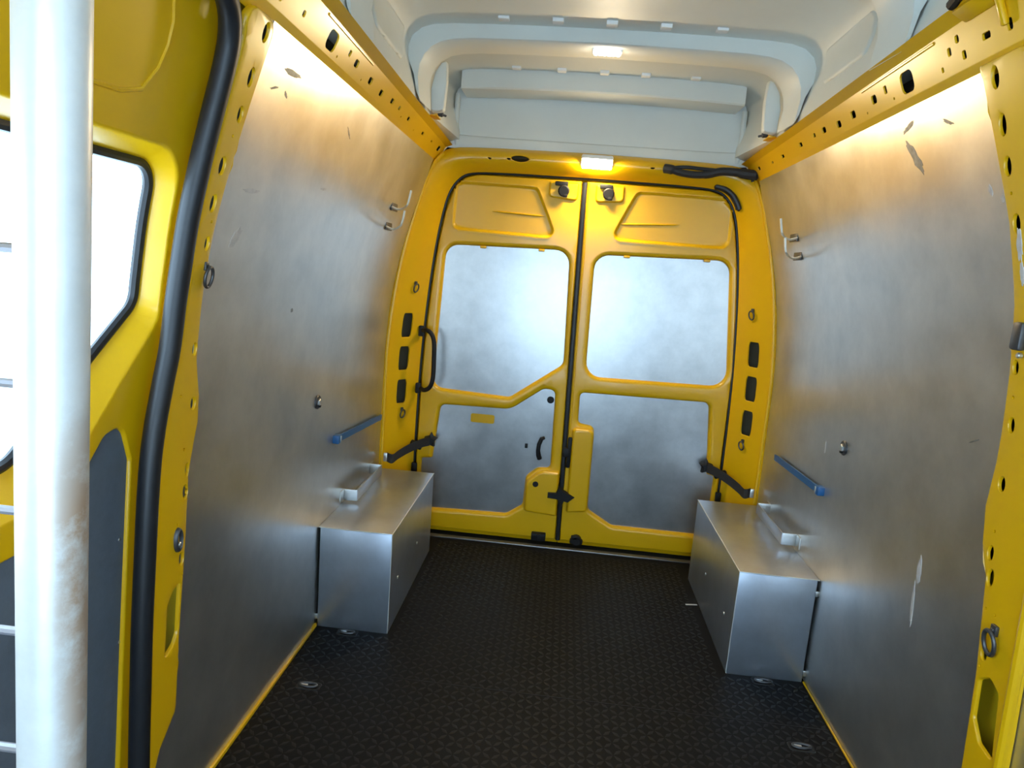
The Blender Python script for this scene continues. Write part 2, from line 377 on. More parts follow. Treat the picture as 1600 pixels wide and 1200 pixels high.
def rail(s):
    y0, y1 = -.60, 3.13; fl = SL[2]-SL[1]
    P = dens([Vector((y0, 0)), Vector((y1, 0)), Vector((y1, SL[4])), Vector((y0, SL[4]))], .06)
    hs = []; ls = []
    for (y, f, a, b) in RH[s]:
        big = a > .05
        Q = rpoly([(y-a/2, SL[1]+fl*f-b/2, min(a, b)*.3), (y+a/2, SL[1]+fl*f-b/2, min(a, b)*.3), (y+a/2, SL[1]+fl*f+b/2, min(a, b)*.3), (y-a/2, SL[1]+fl*f+b/2, min(a, b)*.3)], 3)
        h, l = rim_hole(Q, -.004, 0, .0012 if a > .01 else .0005, 2); hs.append(h); ls += l
    ops = []
    n = 70
    for v, d in ((SL[1], 0), (SL[1]+.003, 0), (SL[2]-.003, 0), (SL[2], 0), (SL[3], 0)):
        ops.append(([Vector((y0+.001+(y1-y0-.002)*i/n, v)) for i in range(n+1)], d))
    # long pressed bead on the rail face
    o = relief((P, 0.0), hs, ls, rail_map(s), opens=ops, name='trim_1' if s < 0 else 'trim_2', m=YEL, ang=16)
    tag(o, ('yellow perforated roof rail running above the left metal wall sheet' if s < 0 else 'yellow perforated roof rail running above the right metal wall sheet'), 'roof rail', kind='structure')
    bd = G(); bd.tube([rail_map(s)(y, SL[2]-.006, -.001) for y in np.linspace(1.62, 1.98, 8)], .004, 8); bd.build('pressed_bead', YEL, o)
    # backing behind the holes, its dark colour stands in for the unlit cavity
    g = G(); V = []
    for y in (y0, y1): V += [(s*(.735), y, 1.765), (s*.72, y, 1.86), (s*.68, y, 1.905)]
    g.add(V, [(0, 1, 4, 3), (1, 2, 5, 4)]); g.build('cavity_lining', CAV, o)
    # roof bow foot bracket on the rail, with its bolt
    q = Vector((s*.632, 2.735, 1.868)); g = G()
    g.box(q+Vector((s*.006, 0, .002)), (.04, .075, .005), b=.0015); g.box(q+Vector((-s*.006, -.006, .014)), (.008, .05, .028), b=.002)
    br = g.build('bow_bracket', YEL, o)
    g = G(); g.cyl(q+Vector((-s*.008, .0, .016)), (-s, .2, -.15), .010, .022, 10, .003); g.tube([q+Vector((-s*.01, .0, .016)), q+Vector((-s*.04, .012, .010))], [.006, .004], 8); g.build('bolt', DSTEEL, br)
    return o
railL, railR = rail(-1), rail(1)
# yellow gusset where the right pillar meets the rail
g = G(); f = rail_map(1)
g.box(f(1.385, SL[2]-.02, .006), (.012, .012, .06), Matrix.Rotation(-.42, 3, 'Y'), b=.004); g.box(f(1.45, SL[2]+.012, .004), (.036, .10, .010), Matrix.Rotation(.5, 3, 'Y'), b=.004); g.build('gusset', YEL, railR)
g = G(); g.tube([f(1.50, SL[3], .004)+Vector((-.0, .0, .0)), f(1.46, SL[3], .012), f(1.40, SL[3], .012), f(1.33, SL[3], .004)], .011, 10); g.build('grommet', BLK, railR)

# ------------------------------------------------------------------ pillars at the front end of the wall sheets (trim_3 left, trim_4 right)
def pillar(s):
    if s < 0:
        edge = PE[-1]
        fr = [(1.330, 1.762), (1.30, 1.74), (1.315, 1.70), (1.322, 1.6), (1.322, 1.4), (1.328, 1.25), (1.328, 1.12), (1.30, 1.0), (1.277, .9), (1.255, .7), (1.238, .5), (1.225, .22), (1.22, .004)]
        hl = [(1.386, 1.730, .011, .018), (1.380, 1.644, .010, .018), (1.378, 1.573, .009, .016), (1.362, 1.470, .011, .018), (1.362, 1.396, .010, .018), (1.371, 1.316, .008, .014), (1.380, 1.095, .008, .014),
              (1.389, .975, .009, .014), (1.372, .832, .006, .015), (1.366, .784, .009, .016), (1.352, .636, .008, .015), (1.335, .72, .003, .003), (1.36, .88, .003, .003), (1.34, 1.0, .003, .003), (1.355, .60, .003, .003), (1.372, 1.36, .003, .003), (1.372, 1.53, .003, .003)]
        rect = rpoly([(1.292, .436, .004), (1.325, .450, .02), (1.339, .47, .02), (1.348, .583, .003), (1.322, .575, .01), (1.302, .553, .02)], 4)
    else:
        edge = PE[1]
        fr = [(1.33, 1.775), (1.31, 1.6), (1.30, 1.4), (1.295, 1.2), (1.29, 1.0), (1.285, .8), (1.27, .5), (1.26, .2), (1.255, .004)]
        hl = [(1.434, 1.74, .011, .020), (1.427, 1.655, .010, .020), (1.424, 1.580, .010, .018), (1.411, 1.474, .010, .018), (1.420, 1.200, .008, .014), (1.418, 1.084, .009, .016), (1.423, .960, .010, .016),
              (1.420, .813, .009, .016), (1.406, .765, .010, .018), (1.380, .611, .009, .015), (1.42, 1.53, .003, .003), (1.42, 1.14, .003, .003), (1.42, .86, .003, .003), (1.40, .70, .003, .003), (1.385, .58, .003, .003), (1.37, .70, .003, .003)]
        rect = rpoly([(1.337, .436, .01), (1.378, .47, .015), (1.378, .553, .01), (1.345, .575, .015), (1.318, .55, .01), (1.290, .46, .01)], 4)
        rect = rpoly([(1.300, .425, .008), (1.345, .433, .015), (1.375, .47, .015), (1.380, .553, .008), (1.350, .575, .015), (1.318, .56, .015)], 4)
    P = dens(rpoly([(a, b, .03) for a, b in edge]+[(a, b, .03) for a, b in fr], 3), .03)
    o, ls = rim_out(P, -.004, .010, .007, 3); hs = []
    for (y, z, a, b) in hl:
        h, l = rim_hole(oval(y, z, a, b, 14), .004, .010, .0015 if a > .005 else .0004, 2); hs.append(h); ls += l
    h, l = rim_hole(rect, .002, .010, .003, 2); hs.append(h); ls += l
    ob = relief(o, hs, ls, wmap(s), grid=(.03, .03, .012, .010), name='trim_3' if s < 0 else 'trim_4', m=YEL, ang=50)
    tag(ob, ('yellow door pillar with oval holes between black seal and left wall sheet' if s < 0 else 'yellow pillar with oval holes at the right edge beside the right wall sheet'), 'pillar', kind='structure')
    g = G(); V = []; zs = np.linspace(0, 1.77, 40); y0, y1 = (1.24, 1.42) if s < 0 else (1.26, 1.47)
    frs = sorted((q[1], q[0]) for q in fr)
    V += [(s*(wx(z)+.035), float(np.interp(z, [q[0] for q in frs], [q[1] for q in frs]))+.006, z) for z in zs]
    V += [(s*(wx(z)+.035), y1, z) for z in zs]
    g.add(V, [(i, i+1, i+41, i+40) for i in range(39)]); g.build('cavity_lining', YELM, ob)
    return ob
pilL, pilR = pillar(-1), pillar(1)
g = G(); P = [(y, z) for y, z in [(1.262, .02), (1.278, .4), (1.292, .8), (1.297, 1.0), (1.302, 1.2), (1.308, 1.4), (1.318, 1.6), (1.335, 1.76)]]
g.tube([wmap(1)(y, z, .006) for y, z in P], .011, 10); g.build('pressed_ridge', YEL, pilR)
for (y, z, L, H) in [(1.405, 1.435, .008, .03), (1.402, 1.38, .006, .02)]:
    plate([Vector(p) for p in blob(y, z, L, H, 0, j=.2)], wmap(1, .0100), 0, .0012, 'bare_patch', SCUFFL, pilR, b=.0003)

# ------------------------------------------------------------------ sliding door on the left: door_3, its glass, seal and dark card
DO = -.045    # door inner skin stands outside the wall line
dm = wmap(-1, DO)
win = rpoly([(.18, 1.460, .06), (1.304, 1.459, .055), (1.322, 1.185, .05), (1.012, .928, .08), (.18, .905, .06)], 8)
outl = dens(rpoly([(-.05, .06, .03), (1.29, .06, .02), (1.345, .9, .2), (1.38, 1.2, .2), (1.36, 1.83, .02), (-.05, 1.83, .02)], 4), .05)
rev = rpoly([(.10, 1.487, .09), (1.318, 1.487, .08), (1.337, 1.155, .07), (1.05, .862, .10), (.10, .840, .09)], 8)
hole = (dens(win, .04), -.055)
loops = [(dens(offset(win, .002), .04), -.044), (dens(offset(rev, -.0055), .04), -.006), (dens(offset(rev, -.0025), .04), -.0015), (dens(offset(rev, .002), .04), 0.0)]
card = rpoly([(.02, .12, .04), (1.205, .12, .04), (1.262, .88, .03), (1.235, .955, .035), (1.185, .945, .03), (1.05, .80, .06), (.02, .77, .05)], 6)
hc, lc = rim_hole(dens(card, .04), -.010, 0.0, .006, 3)
door3 = relief((outl, 0.0), [hole, hc], loops+lc, dm, grid=(.06, .04, .02, 0.0), excl=[offset(rev, .004)], name='door_3', m=YEL, ang=50)
tag(door3, 'yellow sliding side door with bright window at the left edge', 'sliding door', kind='structure')
# upper pressing
pl = [(.9, 1.535), (1.10, 1.545), (1.150, 1.560), (1.178, 1.60), (1.188, 1.64), (1.186, 1.68), (1.172, 1.71), (1.165, 1.78)]
g = G(); g.tube([dm(y, z, -.001) for y, z in pl], .0045, 8); g.build('pressed_bead', YEL, door3)
o = plate(dens(offset(card, .004), .05), dm, -.013, -.008, 'door_card', DPAN, door3, grid=(.06, .04, .02, -.008)); o['label'] = 'dark blue grey lower door card'
g = G(); g.tube([dm(p.x, p.y, -.050) for p in dens(offset(win, -.003), .02)], .010, 8, closed=True); o = g.build('window_seal', RUB, door3)
for (y, z) in [(1.225, .30), (1.232, .50), (1.236, .72), (1.11, .80)]:
    g = G(); g.cyl(dm(y, z, -.009), (1, 0, 0), .0035, .0025, 10, .0008); g.build('rivet', ZINC, door3)
gl = plate(dens(offset(win, .004), .05), wmap(-1, DO), -.058, -.054, 'window_1', GLASS, None, grid=(.08, .05, .03, -.054))
tag(gl, 'bright overexposed window pane in the yellow sliding door', 'window', kind='structure')
sp = [(.0, 1.775), (.6, 1.775), (1.10, 1.770), (1.20, 1.758), (1.252, 1.735), (1.282, 1.695), (1.294, 1.64), (1.297, 1.55), (1.300, 1.42), (1.305, 1.30), (1.307, 1.20), (1.303, 1.10), (1.288, 1.03), (1.268, .95), (1.254, .87), (1.244, .78), (1.236, .68), (1.226, .55), (1.219, .42), (1.212, .28), (1.206, .12), (1.202, 0.0)]
def smooth(P, n=6):
    P = [Vector(p) for p in P]; out = []
    for i in range(len(P)-1):
        a, b, c, d = P[max(i-1, 0)], P[i], P[i+1], P[min(i+2, len(P)-1)]
        for k in range(n):
            t = k/n; out.append(.5*((2*b)+(c-a)*t+(2*a-5*b+4*c-d)*t*t+(3*b-a-3*c+d)*t**3))
    return out+[P[-1]]
g = G(); g.tube([wmap(-1, -.006)(p[0]+.011, p[1], 0) for p in smooth(sp, 5)], .0205, 14)
tag(g.build('door_seal', RUB, origin=(-.86, 1.2, 0)), 'thick black rubber seal curving down beside the sliding door', 'door seal')

# ------------------------------------------------------------------ rear frame: wall_rear (two rear pillars and header in one pressing)
I_ = [(-.722, .0, 3.19), (-.732, .20, 3.19), (-.737, .42, 3.19), (-.735, .71, 3.19), (-.728, .95, 3.19), (-.712, 1.20, 3.19), (-.692, 1.40, 3.19), (-.668, 1.55, 3.19), (-.642, 1.645, 3.19), (-.600, 1.706, 3.19), (-.540, 1.734, 3.19), (-.40, 1.742, 3.19), (-.2, 1.744, 3.19), (0, 1.745, 3.19)]
M_ = [(-.795, .0, 3.10), (-.797, .20, 3.10), (-.797, .42, 3.10), (-.796, .71, 3.10), (-.790, .95, 3.10), (-.770, 1.20, 3.10), (-.742, 1.40, 3.10), (-.712, 1.56, 3.10), (-.685, 1.67, 3.10), (-.645, 1.745, 3.11), (-.57, 1.780, 3.12), (-.42, 1.793, 3.125), (-.2, 1.797, 3.125), (0, 1.799, 3.125)]
O_ = [(-.862, .0, 3.01), (-.862, .20, 3.01), (-.862, .42, 3.01), (-.862, .71, 3.01), (-.860, .95, 3.01), (-.838, 1.20, 3.02), (-.803, 1.40, 3.03), (-.762, 1.565, 3.05), (-.728, 1.685, 3.07), (-.690, 1.775, 3.10), (-.632, 1.826, 3.14), (-.45, 1.842, 3.165), (-.2, 1.846, 3.17), (0, 1.848, 3.17)]
def frame_curves():
    out = []
    for C in (I_, M_, O_):
        full = [Vector((p[0], p[2], p[1])) for p in C]; full += [Vector((-v.x, v.y, v.z)) for v in full[-2::-1]]
        out.append(full)
    return out
IC, MC, OC = frame_curves(); NS = len(IC)
def cat(C, s):
    i = min(int(s), NS-2); t = s-i
    a, b, c, d = C[max(i-1, 0)], C[i], C[i+1], C[min(i+2, NS-1)]
    return .5*((2*b)+(c-a)*t+(2*a-5*b+4*c-d)*t*t+(3*b-a-3*c+d)*t**3)
TW = 3.0
def fr_map(s, t, d):
    """s along the frame, t in 0..TW from door edge to wall, d depth towards the load space"""
    def at(s, t):
        u = t/TW; a, b, c = cat(IC, s), cat(MC, s), cat(OC, s)
        # flat to the ridge, then a rounded turn to the wall
        return a*(2*(u-.5)*(u-1))+b*(4*u*(1-u))+c*(2*u*(u-.5))
    s = max(0, min(NS-1, s)); t = max(0, min(TW, t))
    p = at(s, t); e = .02
    ds = at(min(s+e, NS-1), t)-at(max(s-e, 0), t); dt = at(s, min(t+e, TW))-at(s, max(t-e, 0))
    n = ds.cross(dt).normalized()
    if n.dot(Vector((0, .8, .95))-p) < 0: n = -n
    return p+n*d
def s_of_z(z, side):
    best = min(np.linspace(0, 9, 901), key=lambda s: abs(cat(MC, s).z-z)); return best if side < 0 else NS-1-best
P = dens([Vector((0, 0)), Vector((NS-1, 0)), Vector((NS-1, TW)), Vector((0, TW))], .25)
hs = []; ls = []
for side in (-1, 1):
    for z, hh in ((1.027, .055), (.872, .055), (.718, .055)):
        sc0 = s_of_z(z, side); s0, s1 = s_of_z(z-hh, side), s_of_z(z+hh, side); a = abs(s1-s0)/2; tb = 0.40
        Q = rpoly([(sc0-a, 1.42-tb, .12), (sc0+a, 1.42-tb, .12), (sc0+a, 1.42+tb, .12), (sc0-a, 1.42+tb, .12)], 4)
        h, l = rim_hole(Q, -.006, 0, .012, 2); hs.append(h); ls += l
def s_of_x(x):
    return min(np.linspace(9, NS-10, 1601), key=lambda s: abs(cat(MC, s).x-x))
sx = s_of_x(-.325); dsx = .17
Q = [Vector((sx+dsx*math.cos(t)*1.0, 1.6+.45*math.sin(t))) for t in np.linspace(0, 2*math.pi, 17)[:-1]]
h, l = rim_hole(Q, -.005, 0, .02, 2); hs.append(h); ls += l
for x in (-.46, -.375, .255):
    h, l = rim_hole([Vector((s_of_x(x)+.04*math.cos(t), 1.5+.13*math.sin(t))) for t in np.linspace(0, 2*math.pi, 11)[:-1]], -.003, 0, .01, 2); hs.append(h); ls += l
wallB = relief((P, 0.0), hs, ls, fr_map, grid=(.25, .25, .10, 0.0), name='wall_rear', m=YEL, ang=60)
tag(wallB, 'yellow rear door frame with slotted pillars and header under the white roof', 'door frame', kind='structure')
g = G(); n = 80; V = []
for t, d in ((0.1, -.05), (1.5, -.045), (2.9, -.03)): V += [fr_map((NS-1)*i/n, t, d) for i in range(n+1)]
g.add(V, [(r*(n+1)+i, r*(n+1)+i+1, (r+1)*(n+1)+i+1, (r+1)*(n+1)+i) for r in range(2) for i in range(n)]); g.build('cavity_lining', mat('cavity_brown', (.10, .085, .05), .8), wallB)
# raised lip at the outer edge of the frame
g = G(); g.tube([fr_map(s, 2.80, .002) for s in np.linspace(.2, 9.4, 50)], .009, 8); g.build('pressed_lip', YEL, wallB)
g = G(); g.tube([fr_map(NS-1-s, 2.80, .002) for s in np.linspace(.2, 9.4, 50)], .009, 8); g.build('pressed_lip', YEL, wallB)
# black rubber in the gap between frame and doors
g = G(); g.tube([cat(IC, s)+Vector((0, .018, 0)) for s in np.linspace(0, NS-1, 140)], .0075, 8); g.build('gap_seal', RUB, wallB)

# ------------------------------------------------------------------ rear doors: door_1 (left), door_2 (right)
dmap = ymap(YD+.005)
def seam(z): return -.004-.028*z/1.74
FD, SD = .010, -.016     # frame depth, recessed sheet depth
def rear_door(name, outline, window, lower, pocket, label):
    outline = dens(outline, .06); window = dens(window, .05); lower = dens(lower, .05); pocket = dens(pocket, .05)
    o, ls = rim_out(outline, -.03, FD, .010, 3); hs = []
    for H in (window, lower):
        h, l = rim_hole(H, SD-.004, FD-.003, .012, 3); hs.append(h); ls += l
        ls.append((offset(H, .022), FD))
    # pocket pressed into the upper panel
    ls += [(offset(pocket, .010), FD), (offset(pocket, .006), FD+.003), (pocket, FD+.001), (offset(pocket, -.006), FD-.007), (offset(pocket, -.012), FD-.009)]
    return tag(relief(o, hs, ls, dmap, name=name, m=YEL, ang=60), label, 'rear door', kind='structure')
outL = rpoly([(seam(1.735)-.006, 1.735, .012), (seam(.03)-.006, .03, .01), (-.705, .03, .05), (-.724, .2, .1), (-.729, .42, .1), (-.727, .71, .1), (-.720, .95, .1), (-.704, 1.2, .2), (-.684, 1.40, .2), (-.660, 1.55, .15), (-.628, 1.655, .1), (-.585, 1.712, .08), (-.52, 1.733, .1)], 4)
winL = rpoly([(-.642, 1.408, .06), (-.072, 1.422, .065), (-.054, .895, .045), (-.295, .716, .045), (-.668, .732, .05)], 6)
lowL = rpoly([(-.622, .650, .028), (-.285, .656, .10), (-.135, .770, .04), (-.080, .768, .025), (-.072, .388, .02), (-.135, .384, .05), (-.186, .335, .04), (-.190, .190, .03), (-.265, .136, .05), (-.700, .125, .02), (-.700, .375, .012), (-.648, .380, .012)], 5)
pocL = rpoly([(-.612, 1.692, .035), (-.240, 1.690, .03), (-.135, 1.472, .03), (-.618, 1.480, .03)], 5)
doorL = rear_door('door_1', outL, winL, lowL, pocL, 'left yellow rear door with chamfered window panel and pull handle')
outR = rpoly([(seam(1.735)+.006, 1.735, .012), (.53, 1.733, .1), (.592, 1.712, .08), (.634, 1.655, .1), (.664, 1.55, .15), (.690, 1.40, .2), (.712, 1.2, .2), (.728, .95, .1), (.731, .71, .1), (.731, .42, .1), (.726, .2, .1), (.705, .03, .05), (seam(.03)+.006, .03, .01)], 4)
winR = rpoly([(.048, 1.412, .065), (.652, 1.430, .06), (.708, .858, .07), (.056, .848, .07)], 6)
lowR = rpoly([(.040, .768, .02), (.640, .775, .028), (.670, .430, .012), (.705, .425, .012), (.700, .128, .02), (.250, .130, .05), (.129, .200, .03), (.122, .612, .03), (.043, .622, .02)], 5)
pocR = rpoly([(.205, 1.702, .03), (.105, 1.484, .03), (.636, 1.482, .04), (.632, 1.698, .05)], 5)
doorR = rear_door('door_2', outR, winR, lowR, pocR, 'right yellow rear door with rectangular window panel and stepped lower sheet')
slot = rpoly([(-.474, .576, .008), (-.360, .576, .008), (-.360, .618, .008), (-.474, .618, .008)], 3)
for (d, W_, L_, hs) in ((doorL, winL, lowL, [slot]), (doorR, winR, lowR, [])):
    o = plate(dens(offset(W_, .004), .05), dmap, SD-.004, SD, 'window_panel', STEELD, d); o['label'] = 'dented bare metal window blanking sheet'
    o = plate(dens(offset(L_, .004), .05), dmap, SD-.004, SD, 'lower_panel', STEELD, d, holes=hs); o['label'] = 'bare metal lower lining sheet'
# outer skins closing the doors
for d, x0, x1 in ((doorL, -.74, -.004), (doorR, -.003, .745)):
    g = G(); g.box(((x0+x1)/2, YD+.055, .88), (x1-x0, .02, 1.76), b=.004); g.build('outer_skin', YEL, d)
g = G(); g.box((-.417, YD+.025, .597), (.13, .006, .06)); g.build('slot_backing', YEL, doorL)
# swage line across each pocket, with rounded end
for d, x0, x1, z0, z1 in ((doorL, -.44, -.20, 1.572, 1.566), (doorR, .135, .41, 1.555, 1.572)):
    g = G(); g.tube([dmap(x0+(x1-x0)*i/8, z0+(z1-z0)*i/8, FD-.0085) for i in range(9)], [.001]+[.0045]*7+[.001], 8); g.build('swage_bead', YEL, d)
def bump(P, name, parent, d0, d1, b, m=YEL):
    o, ls = rim_out(dens(P, .05), d0, d1, b, 4); return relief(o, [], ls, dmap, name=name, m=m, parent=parent, ang=60)
bump(rpoly([(seam(.38)-.012, .380, .01), (-.118, .380, .05), (-.182, .318, .05), (-.182, .165, .02), (seam(.15)-.012, .155, .01)], 5), 'latch_housing', doorL, FD-.002, FD+.022, .014)
bump(rpoly([(seam(.6)+.03, .602, .02), (.122, .604, .03), (.126, .192, .02), (seam(.18)+.03, .180, .01)], 5), 'latch_housing', doorR, FD-.002, FD+.022, .014)
# raised bosses for the upper latches
bump(rpoly([(-.19, 1.722, .01), (-.19, 1.652, .02), (-.055, 1.640, .02), (-.055, 1.722, .01)], 4), 'latch_boss', doorL, FD-.002, FD+.010, .010)
bump(rpoly([(.02, 1.722, .01), (.02, 1.640, .02), (.15, 1.650, .02), (.15, 1.722, .01)], 4), 'latch_boss', doorR, FD-.002, FD+.010, .010)
def at(x, z, d=0.0): return dmap(x, z, FD+d)
for d, x in ((doorL, -.122), (doorR, .078)):     # upper latches
    g = G(); g.cyl(at(x, 1.683, .008), (0, -1, -.15), .026, .022, 14, .005); g.box(at(x-.012, 1.712, .014), (.058, .022, .018), b=.004); g.box(at(x+.008, 1.662, .018), (.022, .020, .016), b=.004); g.build('upper_latch', BLK, d)
for x, z in ((-.098, .719),):
    g = G(); g.cyl(dmap(x, z, SD), (0, -1, 0), .017, .006, 16, .002); g.build('plug', BLK, doorL)
g = G(); g.cyl(at(-.134, .311, .020), (0, -1, 0), .014, .006, 16, .002); g.build('plug', BLK, doorL)
g = G(); g.box(dmap(-.195, .484, SD+.003), (.014, .008, .022), b=.002); g.build('lock_button', BLK, doorL)
# curved inner release handle
g = G(); g.tube([dmap(-.112, .532, SD+.006), dmap(-.124, .528, SD+.014), dmap(-.134, .50, SD+.018), dmap(-.136, .47, SD+.018), dmap(-.132, .445, SD+.014), dmap(-.126, .428, SD+.006)], [.008, .010, .010, .010, .012, .012], 10); g.build('release_handle', BLK, doorL)
# lower strikers at the foot of each door
g = G(); g.box(at(-.098, .047, .012), (.07, .03, .038), b=.005); g.box(at(-.098, .05, .028), (.020, .01, .03), b=.002); g.build('lower_latch', BLK, doorL)
g = G(); g.cyl(at(.086, .047, .0), (0, -1, 0), .026, .030, 12, .006); g.box(at(.086, .042, .014), (.062, .026, .022), b=.005); g.box(at(.075, .062, .02), (.03, .02, .02), b=.004); g.build('lower_latch', BLK, doorR)
# closing edge: rubber seal, lock strip and star shaped central latch on the right door
zs = np.linspace(.035, 1.725, 30)
g = G(); g.tube([Vector((seam(z)+.001, YD-.004, z)) for z in zs], .0115, 10, flat=.9); g.build('closing_seal', RUB, doorR)
g = G(); g.tube([Vector((seam(z)+.020, YD-.006, z)) for z in zs if z > .55], .0045, 8); g.build('edge_flange', YEL, doorR)
g = G(); g.box(at(.012, .48, .012), (.020, .018, .15), b=.006); g.box(at(-.002, .48, .014), (.035, .022, .045), b=.005); g.build('lock_strip', BLK, doorR)
g = G()
st = [(-.07, .014), (-.03, .016), (-.018, .05), (.004, .03), (.02, .022), (.062, .0), (.03, -.03), (.012, -.026), (.002, -.055), (-.014, -.022), (-.03, -.018), (-.07, -.016)]
plate(dens([Vector((seam(.265)+a+.006, .265+b)) for a, b in st], .02), dmap, FD+.012, FD+.034, 'centre_latch', BLK, doorR, b=.004)
# window panel fixing clips
for d, x, z in ((doorL, -.47, 1.408), (doorL, -.20, 1.414), (doorR, .19, 1.414), (doorR, .55, 1.424)):
    g = G(); g.box(dmap(x, z, .0), (.028, .014, .012), b=.003); g.build('panel_clip', YEL, d)

# ------------------------------------------------------------------ ceiling
sec = [(.725, 1.850), (.655, 1.872), (.662, 1.91), (.676, 1.955), (.690, 2.01), (.692, 2.05), (.678, 2.085), (.645, 2.112), (.60, 2.125), (.53, 2.131), (.40, 2.135), (.2, 2.138), (0, 2.139)]
sec = [Vector(p) for p in sec]; full = [Vector((-p.x, p.y)) for p in sec]+sec[-2::-1]
def skin(i, y):
    t = max(0, (y-2.6)/.6); k = 1-.075*min(1, t); p = full[i]
    return Vector((p.x*k, y, p.y+.0*t))
ys = list(np.arange(-.64, 3.2, .06))+[3.20]; NSC = len(full)
# shallow transverse swages between the bows
def swage(y, x): 
    v = 0.0
    for c in (.35, 1.05, 1.75, 2.25, 2.80):
        v = max(v, .007*max(0, 1-((y-c)/.06)**2)) if abs(x) < .5 else v
    return v
V = []
for y in ys:
    for i in range(NSC):
        p = skin(i, y); V.append(p+Vector((0, 0, swage(y, p.x))))
F = [(r*NSC+i, r*NSC+i+1, (r+1)*NSC+i+1, (r+1)*NSC+i) for r in range(len(ys)-1) for i in range(NSC-1)]
ceil = obj('ceiling', V, F, WHITE, ang=40)
md = ceil.modifiers.new('sheet', 'SOLIDIFY'); md.thickness = .004; md.offset = -1
tag(ceil, 'white high roof lining with transverse bows above the load space', 'ceiling', kind='structure')
# roof bows: front face tapers into the roof side at the corners
bo = [(.652, 1.900), (.664, 1.955), (.688, 2.01), (.690, 2.05), (.676, 2.085), (.64, 2.112), (.58, 2.128), (.50, 2.136), (.30, 2.141), (0, 2.143)]
bi = [(.640, 1.870), (.650, 1.945), (.646, 1.985), (.632, 2.018), (.610, 2.044), (.575, 2.064), (.53, 2.074), (.46, 2.080), (.28, 2.084), (0, 2.087)]
def mir(P): P = [Vector(p) for p in P]; return [Vector((-p.x, p.y)) for p in P]+P[-2::-1]
BO, BI = mir(bo), mir(bi)
def roof_bow(y0, y1):
    n = len(BO); V = []
    V += [(p.x, y0, p.y) for p in BO]                              # front top
    V += [(p.x, y0, p.y+.004) for p in BI]; V += [(p.x*.998, y0+.006, p.y) for p in BI]
    V += [(p.x*.985, y1-.006, p.y) for p in BI]; V += [(p.x*.985, y1, p.y+.004) for p in BI]
    V += [(p.x*.985, y1, p.y) for p in BO]
    o = obj('roof_bow', V, [(r*n+i, r*n+i+1, (r+1)*n+i+1, (r+1)*n+i) for r in range(5) for i in range(n-1)], WHITE, ceil, ang=50)
    for i, x in enumerate((-.356, -.177, .0, .175, .355)):
        g = G(); g.box((x, y0-.066, 2.131), (.037, .034, .016), b=.003); g.build('foam_pad', PAD, o)
    return o
bow1 = roof_bow(2.48, 2.64)
for y0 in (1.72, .96, .2): roof_bow(y0, y0+.16)
for s in (-1, 1):   # lit leg plates behind the bow
    P = [(s*.640, 1.872), (s*.645, 1.96), (s*.632, 2.02), (s*.608, 2.055), (s*.586, 2.062), (s*.582, 1.98), (s*.588, 1.880)]
    o, ls = rim_out(dens(rpoly([(a, b, .012) for a, b in P], 3), .03), -.02, .004, .006, 3)
    relief(o, [], ls, ymap(2.675), name='bow_leg', m=WHITE, parent=bow1, ang=50)
    # pressed corner panel in the roof side between the bows
    def cm(y, z, d, s=s):
        xs = np.interp(z, [p.y for p in sec[1:8]], [p.x for p in sec[1:8]]); return Vector((s*(xs-d), y, z))
    Q = dens(rpoly([(2.02, 1.955, .03), (2.34, 1.955, .05), (2.40, 2.075, .03), (2.02, 2.075, .03)], 4), .03)
    o, ls = rim_out(Q, -.001, .012, .012, 3); relief(o, [], ls, cm, name='side_pressing', m=WHITE, parent=ceil, ang=50, grid=(.04, .03, .012, .012))
# rear bow: straight ledge in front of the rear roof panel
g = G(); N = 24; V = []
for i in range(N+1):
    x = -.585+1.17*i/N; c = -.014*(x/.585)**2
    V += [(x, 3.0, 2.119+c), (x, 3.0, 2.066+c), (x, 3.006, 2.060+c), (x, 3.17, 2.064+c), (x, 3.19, 2.10+c), (x, 3.0, 2.150)]
F = [(i*6+k, i*6+k+1, i*6+k+7, i*6+k+6) for i in range(N) for k in range(4)]
F += [(0, 1, 2, 3, 4), tuple(N*6+k for k in (4, 3, 2, 1, 0))]+[(i*6+5, i*6, i*6+6, i*6+11) for i in range(N)]
g.add(V, F); bow2 = g.build('roof_bow', WHITE, ceil, ang=40)
for x in (-.354, -.169, .004, .171, .371):
    g = G(); g.box((x, 2.962, 2.131), (.037, .034, .016), b=.003); g.build('foam_pad', PAD, bow2)
# rear roof panel above the header, with its folded lower flange
P = [(1.830, 3.178), (1.842, 3.176), (1.888, 3.186), (1.894, 3.196), (1.98, 3.200), (2.06, 3.194), (2.14, 3.18)]
V = []; N = 16
for i in range(N+1):
    x = -.655+1.31*i/N
    V += [(x, y-.03*(abs(x)/.655)**8, z) for z, y in P]
n = len(P); g = G(); g.add(V, [(i*n+k, i*n+k+1, (i+1)*n+k+1, (i+1)*n+k) for i in range(N) for k in range(n-1)]); g.build('rear_roof_panel', WHITE, ceil, ang=30)
for s in (-1, 1):
    g = G(); g.tube([(s*.618, 3.165, 1.845), (s*.625, 3.16, 1.95), (s*.622, 3.15, 2.06)], .012, 8); g.build('corner_fillet', WHITE, ceil)

